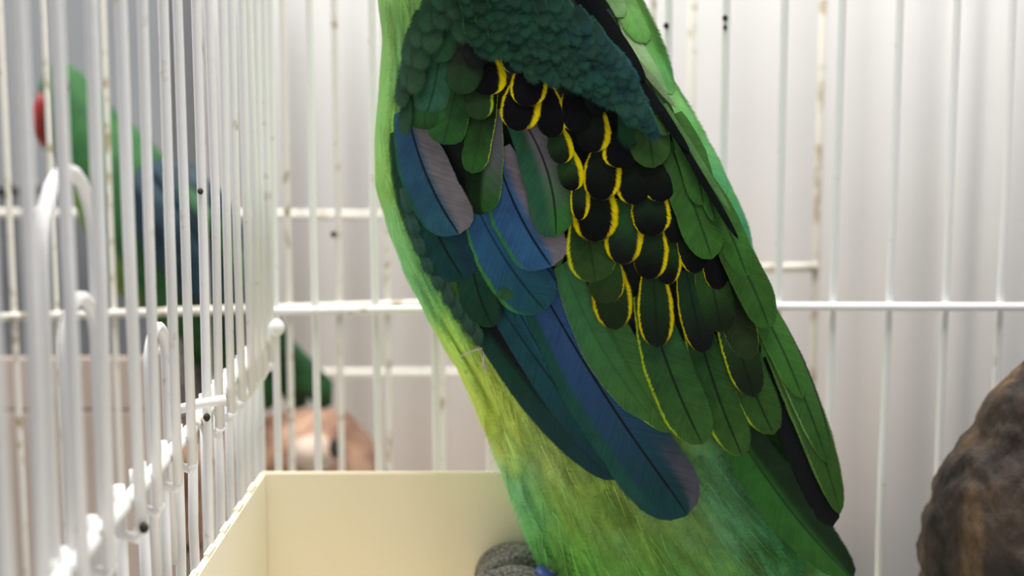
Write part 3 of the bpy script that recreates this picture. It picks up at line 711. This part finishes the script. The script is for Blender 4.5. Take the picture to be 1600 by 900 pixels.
# ------------------------------------------------------------------ contour plumage of breast, belly and mantle
def B(name, x0, y0, x1, y1, hw, off, **k):
    k.setdefault('fringe', 0.45); k.setdefault('shaft', 0.1); k.setdefault('a', 0.45); k.setdefault('mat', M_PLUME)
    o = feather(name, BODY, body_pt, x0, y0, x1, y1, hw, off0=off, off1=off + 0.0011, **k); o.matrix_parent_inverse = Matrix.Identity(4); return o
def jit(c, a, rng): 
    f = 1 + rng.uniform(-a, a); return (c[0] * f * (1 + rng.uniform(-.12, .12)), c[1] * f, c[2] * f * (1 + rng.uniform(-.25, .25)))
rng = random.Random(5)
spots = []
def inside_wing(x, y):
    if y < -40 or y > 760: return False
    l = interp(WL, y); r = interp(WR, y)
    if y > 640: return y < 700 and 800 + (y - 560) < x < 1200
    return l + 25 < x < r - 30
y = -20
while y < 960:
    l, r = interp(Ltab, y), interp(Rtab, y); x = l + 8 + rng.uniform(0, 12)
    while x < r - 6:
        if not inside_wing(x, y) and not inside_wing(x + 8, y + 30): spots.append((x + rng.uniform(-5, 5), y + rng.uniform(-8, 8)))
        x += 24 if y < 560 else 31
    y += 27 if y < 560 else 30
spots.sort(key=lambda s: -s[1])
for i, (x, y) in enumerate(spots):
    l, r = interp(Ltab, y), interp(Rtab, y); u = (x - l) / (r - l)
    sl = (interp(Ltab, y + 60) - l) / 60 * (1 - u) + (interp(Rtab, y + 60) - r) / 60 * u
    fl = min(1, max(0, (y - 580) / 100)); sl = sl * (1 - fl) + fl * (0.28 + 0.75 * u)
    ln = rng.uniform(80, 135); w = rng.uniform(17, 25) if y < 600 else rng.uniform(24, 44)
    if u > 0.8 and y < 480: w *= 0.62; ln *= 1.25
    if u < 0.12 and y < 560: w *= 0.66
    x1 = x + sl * ln + rng.uniform(-14, 14) * (1 if y > 560 else 0.4); y1 = y + ln
    if u < 0.14: x += 7; x1 = x + sl * ln
    x1 = min(x1, interp(Rtab, y1) - w - 12)
    c = jit(tint(x, y), 0.22, rng); c2c = jit(tint(x1, y1 - 20), 0.22, rng)
    if rng.random() < 0.16 and y > 640: c2c = (c2c[0] * 0.6, c2c[1] * 1.0, c2c[2] * 2.0 + 0.02)
    elif rng.random() < 0.2 and y > 600: c = c2c = (c2c[0] * 0.62, c2c[1] * 0.55, c2c[2] * 0.5)
    B('contour_feather', x - sl * 12, y - 12, x1, y1, w, 0.0003 + 0.0010 * i / len(spots), ca=c, cb=c2c, linear=True, ns=9, nt=7, fringe=rng.uniform(.6, .9), camber=0.0003)

for k, (x0, y0, x1, y1, w, c1, c2c) in enumerate([(1130, 300, 1200, 470, 16, (52, 120, 60), (60, 110, 60)), (1085, 205, 1172, 395, 26, (60, 140, 66), (44, 124, 84)), (1040, 120, 1132, 310, 30, (80, 146, 70), (60, 140, 80)),
        (1005, 60, 1090, 235, 26, (100, 152, 78), (70, 150, 70)), (985, -20, 1050, 150, 30, (84, 146, 60), (70, 140, 66)), (945, 0, 1040, 150, 18, (140, 168, 124), (92, 146, 84)), (950, -50, 1010, 70, 30, (90, 140, 70), (80, 144, 60)), (915, -60, 975, 30, 24, (70, 110, 64), (96, 140, 84))]):
    B('mantle_feather', x0 - 6, y0, x1 - 6, y1, w * 0.9, 0.0024 + 0.0003 * k, ca=soft(tuple(0.86 * q for q in c1)), cb=soft(tuple(0.86 * q for q in c2c)), linear=True, fringe=0.18, shaft=0.1, a=0.5, ns=14)
for (x0, y0, x1, y1, w, c1) in ((1140, 330, 1222, 500, 7, (128, 112, 96)), (1196, 450, 1262, 590, 8, (110, 100, 80))):
    B('mantle_feather', x0 - 6, y0, x1 - 10, y1, w, 0.0022, ca=lin(c1), linear=True, fringe=0.1, shaft=0.0, a=0.6)
# loose hair-like barbs over the belly and breast (uncountable)
def barbs():
    verts, faces, cols = [], [], []
    rng = random.Random(12)
    n = 0
    while n < 800:
        y = rng.uniform(-20, 930); l, r = interp(Ltab, y), interp(Rtab, y); x = rng.uniform(l + 3, r - 4)
        if inside_wing(x - 10, y) or inside_wing(x + 20, y + 30): continue
        if y < 600 and x > l + 160 and x < r - 120: continue
        n += 1; u = (x - l) / (r - l)
        sl = (interp(Ltab, y + 60) - l) / 60 * (1 - u) + (interp(Rtab, y + 60) - r) / 60 * u + rng.uniform(-.18, .18)
        fl = min(1, max(0, (y - 580) / 100)); sl = sl * (1 - fl) + fl * (0.28 + 0.75 * u + rng.uniform(-.2, .2))
        ln = rng.uniform(26, 70); w = rng.uniform(0.3, 0.7); cv = rng.uniform(-4, 4); base = len(verts)
        if x + sl * ln > interp(Rtab, y + ln) - 14: continue
        c = tint(x, y); f = rng.choice((0.4, 0.55, 0.8, 1.3)); c = (c[0] * f, c[1] * f, c[2] * f, 1)
        for k in range(4):
            s = k / 3; px = x + sl * ln * s + cv * s * (1 - s) * 4; py = y + ln * s; h = 0.0016 + 0.0012 * s; ww = w * (1 - 0.85 * s)
            verts += [body_pt(px - ww, py, h), body_pt(px + ww, py, h)]; cols += [c, c]
        for k in range(3): q = base + 2 * k; faces.append((q, q + 2, q + 3, q + 1))
    me = mesh('loose_barbs', verts, faces); A = me.attributes.new('tint', 'FLOAT_COLOR', 'POINT'); A.data.foreach_set('color', [v for c in cols for v in c])
    o = link('loose_barbs', me, M_BODY, BODY); o['kind'] = 'stuff'; o['label'] = 'fine loose green barbs'
barbs()
M_QUILL = noise_mat('pale_quill', (150, 146, 140), (190, 186, 178), 200, 0.5)
for (a, b_pt, c) in (((720, 553), (738, 545), (757, 538)), ((752, 530), (757, 552), (765, 574)), ((757, 530), (760, 548), (759, 566))):
    pts = [body_pt(p[0], p[1], 0.004 + 0.001 * i) for i, p in enumerate((a, b_pt, c))]
    o = tube('filoplume', pts, [0.0002, 0.00035, 0.0005], M_QUILL, BODY, 6)

# head, beak and eye above the frame; tail, legs and feet below
M_BEAK = noise_mat('red_beak', (128, 36, 34), (160, 52, 46), 60, 0.35)
M_EYE = noise_mat('eye_gloss', (14, 12, 10), (30, 26, 20), 40, 0.15)
M_SKIN = noise_mat('scaly_grey_foot', (70, 68, 66), (176, 172, 164), 620, 0.6, 1.0, (1, 1, 1), 0.32, 0.7, 0.4, 4, 700)
M_CLAW = noise_mat('dark_claw', (34, 32, 32), (60, 56, 54), 100, 0.4)
M_BAND = noise_mat('blue_leg_band', (54, 84, 150), (66, 98, 166), 50, 0.4)
bpts = [at(650, -215, YC), at(610, -218, YC), at(575, -205, YC), at(556, -175, YC), at(553, -145, YC)]
o = rel(parrot, tube('upper_beak', bpts, [0.017, 0.0155, 0.012, 0.007, 0.001], M_BEAK, parrot, 18))
o = rel(parrot, tube('lower_beak', [at(650, -165, YC), at(608, -160, YC), at(585, -165, YC)], [0.011, 0.008, 0.003], M_BEAK, parrot, 14))
for s in (-1, 1):
    bm = bmesh.new(); bmesh.ops.create_uvsphere(bm, u_segments=16, v_segments=10, radius=0.0042)
    p = at(700, -240, YC); 
    for v in bm.verts: v.co = v.co + Vector((p.x, YC + s * 0.0265, p.z))
    rel(parrot, bmobj('eye', bm, M_EYE, parrot))
def tailpt(x, y, h): 
    p = at(x, y, YC - 0.004); return Vector((p.x, p.y - h - 0.006 * (1 - ((x - 1265) / 120.0) ** 2), p.z))
for k, (xa, xb) in enumerate(((1235, 1270), (1290, 1400), (1250, 1300), (1280, 1370), (1262, 1335))):
    feather('tail_feather', parrot, tailpt, xa, 1060, xb - 20, 1222, 34, ca=DG, cb=MG, off0=0.001 * k, off1=0.001 * k, shaft=0.6, a=0.75, fringe=0.03)
def leg(yf, band):
    px = at(838, 918, 0.600).x
    hip = Vector((px + 0.024, 0.6 + (yf - 0.6) * 0.5, PERCH_Z + 0.034)); ank = Vector((px + 0.004, yf, PERCH_Z + 0.0065))
    foot = rel(parrot, tube('leg', [hip, hip.lerp(ank, 0.5) + Vector((0.002, 0, 0)), ank], [0.009, 0.0062, 0.0060], M_SKIN, parrot, 12))
    for (sx, dy) in ((-1, -0.006), (-1, 0.008), (1, -0.007), (1, 0.007)):
        pts = [ank + Vector((0, 0, -0.001)), ank + Vector((sx * 0.008, dy * 0.6, 0.0006)), ank + Vector((sx * 0.017, dy, 0.0004)), ank + Vector((sx * 0.0245, dy * 1.2, -0.0028)), ank + Vector((sx * 0.0285, dy * 1.3, -0.0105)), ank + Vector((sx * 0.0275, dy * 1.3, -0.0165))]
        v, f = log_mesh(pts, [0.0058, 0.0060, 0.0056, 0.0052, 0.0046, 0.0034], 20, 3, 0.05)
        t = link('toe', mesh('toe', v, f), M_SKIN, foot); m = t.modifiers.new('sub', 'SUBSURF'); m.levels = m.render_levels = 2
        tube('claw', [pts[-1] + Vector((0, 0, 0.001)), pts[-1] + Vector((-sx * 0.001, 0, -0.005)), pts[-1] + Vector((-sx * 0.006, 0, -0.010))], [0.0030, 0.0021, 0.0003], M_CLAW, foot, 8)
    if band:
        m = hip.lerp(ank, 0.93); d = (ank - hip).normalized()
        tube('leg_band', [m - d * 0.003, m + d * 0.003], 0.0074, M_BAND, foot, 18)
leg(0.586, True); leg(0.618, False)

# ------------------------------------------------------------------ the parrot behind, its log, and what surrounds it
Y3 = 1.02
PX3 = Y3 / F
def second_parrot():
    M_G = noise_mat('far_green_plumage', (22, 74, 30), (38, 94, 40), 60, 0.7, 0.3)
    M_YB = noise_mat('far_breast_plumage', (78, 110, 46), (104, 130, 52), 60, 0.7, 0.3)
    M_BW = noise_mat('far_blue_wing', (10, 34, 46), (18, 52, 66), 70, 0.6, 0.3)
    M_GW = noise_mat('far_green_wing', (16, 60, 30), (34, 88, 44), 70, 0.6, 0.3)
    zf = at(330, 668, Y3).z
    e = empty('parrot', 'blurred green parrot with red beak and blue wing behind the left bars', 'parrot', (at(330, 668, Y3).x, Y3, zf))
    ax = [(92, 96), (95, 120), (103, 150), (126, 195), (164, 245), (206, 310), (245, 380), (300, 460), (350, 530), (392, 590), (425, 640)]
    hw = [8, 36, 48, 56, 74, 88, 90, 80, 60, 40, 16]
    pts = [at(x, y, Y3) for x, y in ax]; rad = [h * PX3 * 0.96 for h in hw]
    v, f = tube_geo(pts, rad, 24)
    body = rel(e, link('body', mesh('body', v, f), M_G, e))
    s = body.modifiers.new('sub', 'SUBSURF'); s.levels = s.render_levels = 2
    bm_pts = [at(96, 158, Y3 - 0.006), at(80, 162, Y3 - 0.006), at(66, 178, Y3 - 0.006), at(63, 205, Y3 - 0.006), at(70, 232, Y3 - 0.006)]
    rel(e, tube('beak', bm_pts, [0.013, 0.012, 0.010, 0.0065, 0.001], M_BEAK, e, 16))
    rel(e, tube('lower_beak', [at(90, 178, Y3 - 0.003), at(76, 200, Y3 - 0.003), at(70, 208, Y3 - 0.003)], [0.010, 0.006, 0.002], M_BEAK, e, 12))
    for s_ in (-1, 1):
        bm = bmesh.new(); bmesh.ops.create_uvsphere(bm, u_segments=12, v_segments=8, radius=0.004); p = at(112, 135, Y3)
        for q in bm.verts: q.co = q.co + Vector((p.x, Y3 + s_ * 0.0195, p.z))
        rel(e, bmobj('eye', bm, M_EYE, e))
    # pale breast, lying on the lower left of the body
    bp = [(122, 225), (150, 300), (196, 380), (226, 440), (262, 490)]
    rel(e, tube('breast', [at(x, y, Y3 - 0.012) for x, y in bp], [0.006, 0.018, 0.022, 0.020, 0.006], M_YB, e, 18))
    # wings: rounded blades of long feathers on both sides
    def blade(name, pl, w, th, mat, parent, yo):
        P = [at(x, y, Y3 + yo) for x, y in pl]; vs_, fs_ = [], []; n = 14
        for i, p in enumerate(P):
            t = (P[min(i + 1, len(P) - 1)] - P[max(i - 1, 0)]).normalized(); sdir = Vector((t.z, 0, -t.x)).normalized()
            for k in range(n):
                a = 2 * math.pi * k / n; vs_.append(p + sdir * (w[i] * PX3 * math.cos(a)) + Vector((0, th * math.sin(a), 0)))
        for i in range(len(P) - 1):
            for k in range(n): fs_.append((i * n + k, i * n + (k + 1) % n, (i + 1) * n + (k + 1) % n, (i + 1) * n + k))
        fs_.append(tuple(range(n))[::-1]); fs_.append(tuple((len(P) - 1) * n + k for k in range(n)))
        return link(name, mesh(name, vs_, fs_), mat, parent)
    for yo in (-0.042, 0.042):
        w_ = rel(e, blade('wing', [(222, 262), (246, 290), (285, 345), (340, 420), (390, 500), (425, 560)], [18, 60, 76, 70, 50, 12], 0.010, M_BW, e, yo))
        for k, pl in enumerate(([(215, 270), (280, 370), (345, 480), (398, 570)], [(250, 260), (315, 350), (380, 450), (440, 560)], [(280, 290), (335, 370), (400, 470), (470, 590)])):
            o = blade('flight_feather', pl, [12, 24, 24, 8], 0.003, (M_BW, M_BW, M_GW)[k], w_, yo * (1.22 if yo < 0 else 1.2))
    for k, (xa, xb) in enumerate(((405, 420), (430, 470), (450, 510))):
        rel(e, blade('tail_feather', [(360 + 14 * k, 480), (xa, 560), (xb - 8, 610), (xb, 636)], [20, 26, 24, 10], 0.003, M_GW, e, 0.006 - 0.008 * k))
    for s_ in (-1, 1):
        a = at(280, 520, Y3); b2 = at(318, 652, Y3)
        rel(e, tube('leg', [a + Vector((0, s_ * .018, 0)), b2 + Vector((0, s_ * .016, 0.002))], [0.010, 0.006], M_SKIN, e, 10))
        rel(e, tube('toe', [b2 + Vector((-.012, s_ * .016, .004)), b2 + Vector((0, s_ * .016, .006)), b2 + Vector((.014, s_ * .016, .004))], 0.0045, M_SKIN, e, 10))
second_parrot()
def far_log():
    M_LB = noise_mat('reddish_bark', (96, 62, 44), (176, 140, 116), 30, 0.8, 0.6, (1, 1, 1), 0.38, 0.62)
    M_LE = noise_mat('pale_cut_wood', (178, 156, 138), (200, 182, 166), 30, 0.8, 0.3)
    r = 0.047
    a = at(250, 760, Y3 + 0.03); b2 = at(505, 742, Y3 - 0.03)
    e = empty('log', 'reddish brown log under the blurred parrot, its rounded end showing between bars', 'log', (a.x, a.y, a.z - r))
    d = b2 - a
    pts = [a + d * t for t in (-0.02, 0.0, 0.15, 0.3, 0.45, 0.6, 0.75, 0.9, 1.0, 1.1, 1.17, 1.20)]
    v, f = log_mesh(pts, [r * k for k in (0.8, 1, 1, 1.02, 0.98, 1, 1.03, 1.02, 1.02, .95, .75, .45)], 28, 3, 0.06)
    rel(e, link('trunk', mesh('trunk', v, f), M_LB, e))
    kp = at(524, 700, Y3 - 0.08); bm = bmesh.new(); bmesh.ops.create_icosphere(bm, subdivisions=2, radius=0.0055)
    for q in bm.verts: q.co = kp + Vector((q.co.x * .8, q.co.y * .6, q.co.z * 1.3))
    rel(e, bmobj('knot', bm, M_RUST, e))
    # pale worn patch on its upper front
    hv, hf = log_mesh([at(462, 706, Y3 - 0.066), at(500, 712, Y3 - 0.068), at(520, 716, Y3 - 0.066)], [0.010, 0.014, 0.006], 16, 5, 0.1)
    rel(e, link('worn_patch', mesh('worn_patch', hv, hf), M_LE, e))
    for t in (0.12, 0.85):
        p = a + d * t; rel(e, box('foot_block', (p.x - 0.02, p.y - 0.035, -0.151), (p.x + 0.02, p.y + 0.035, p.z - r * 0.86), M_PINK, e, 0.002))
far_log()
def crate():
    Yc = 0.90; lo = at(-80, 560, Yc); hi = at(235, 600, Yc)
    e = empty('wooden_box', 'pinkish wooden nest box low behind the left bars', 'box', (lo.x, Yc, -0.150))
    z1 = at(200, 560, Yc).z
    rel(e, box('front_board', (lo.x, Yc, -0.150), (hi.x, Yc + 0.008, z1 - 0.035), M_PINK, e, 0.001))
    rel(e, box('upper_board', (lo.x, Yc + 0.001, z1 - 0.034), (hi.x, Yc + 0.008, z1), M_PINK, e, 0.001))
    rel(e, box('side_board', (lo.x, Yc + 0.0085, -0.150), (lo.x + 0.008, Yc + 0.05, z1), M_PINK, e, 0.001))
    rel(e, box('side_board', (hi.x - 0.008, Yc + 0.0085, -0.150), (hi.x, Yc + 0.05, z1), M_PINK, e, 0.001))
crate()
def grey_box():
    Yg = 1.20; a = at(-420, -120, Yg); b2 = at(284, 620, Yg)
    e = empty('cabinet', 'blue-grey cabinet behind the blurred parrot at the left, upper part added to dim the wall', 'cabinet', (a.x, Yg, -0.175))
    zs = at(0, 300, Yg).z; M_UP = noise_mat('dim_wall_grey', (128, 130, 133), (138, 140, 143), 5, 0.5)
    rel(e, box('carcass', (a.x, Yg, -0.175), (b2.x, Yg + 0.13, a.z), M_GREYBOX, e, 0.003))
    rel(e, box('lower_door', (a.x + 0.004, Yg - 0.008, -0.165), (b2.x - 0.004, Yg - 0.0005, zs - 0.003), M_GREYBOX, e, 0.002))
    rel(e, box('dim_wall_panel', (a.x + 0.004, Yg - 0.008, zs + 0.003), (b2.x - 0.004, Yg - 0.0005, a.z - 0.004), M_UP, e, 0.002))  # added upper panel, greyed to tone down the bright wall here
grey_box()
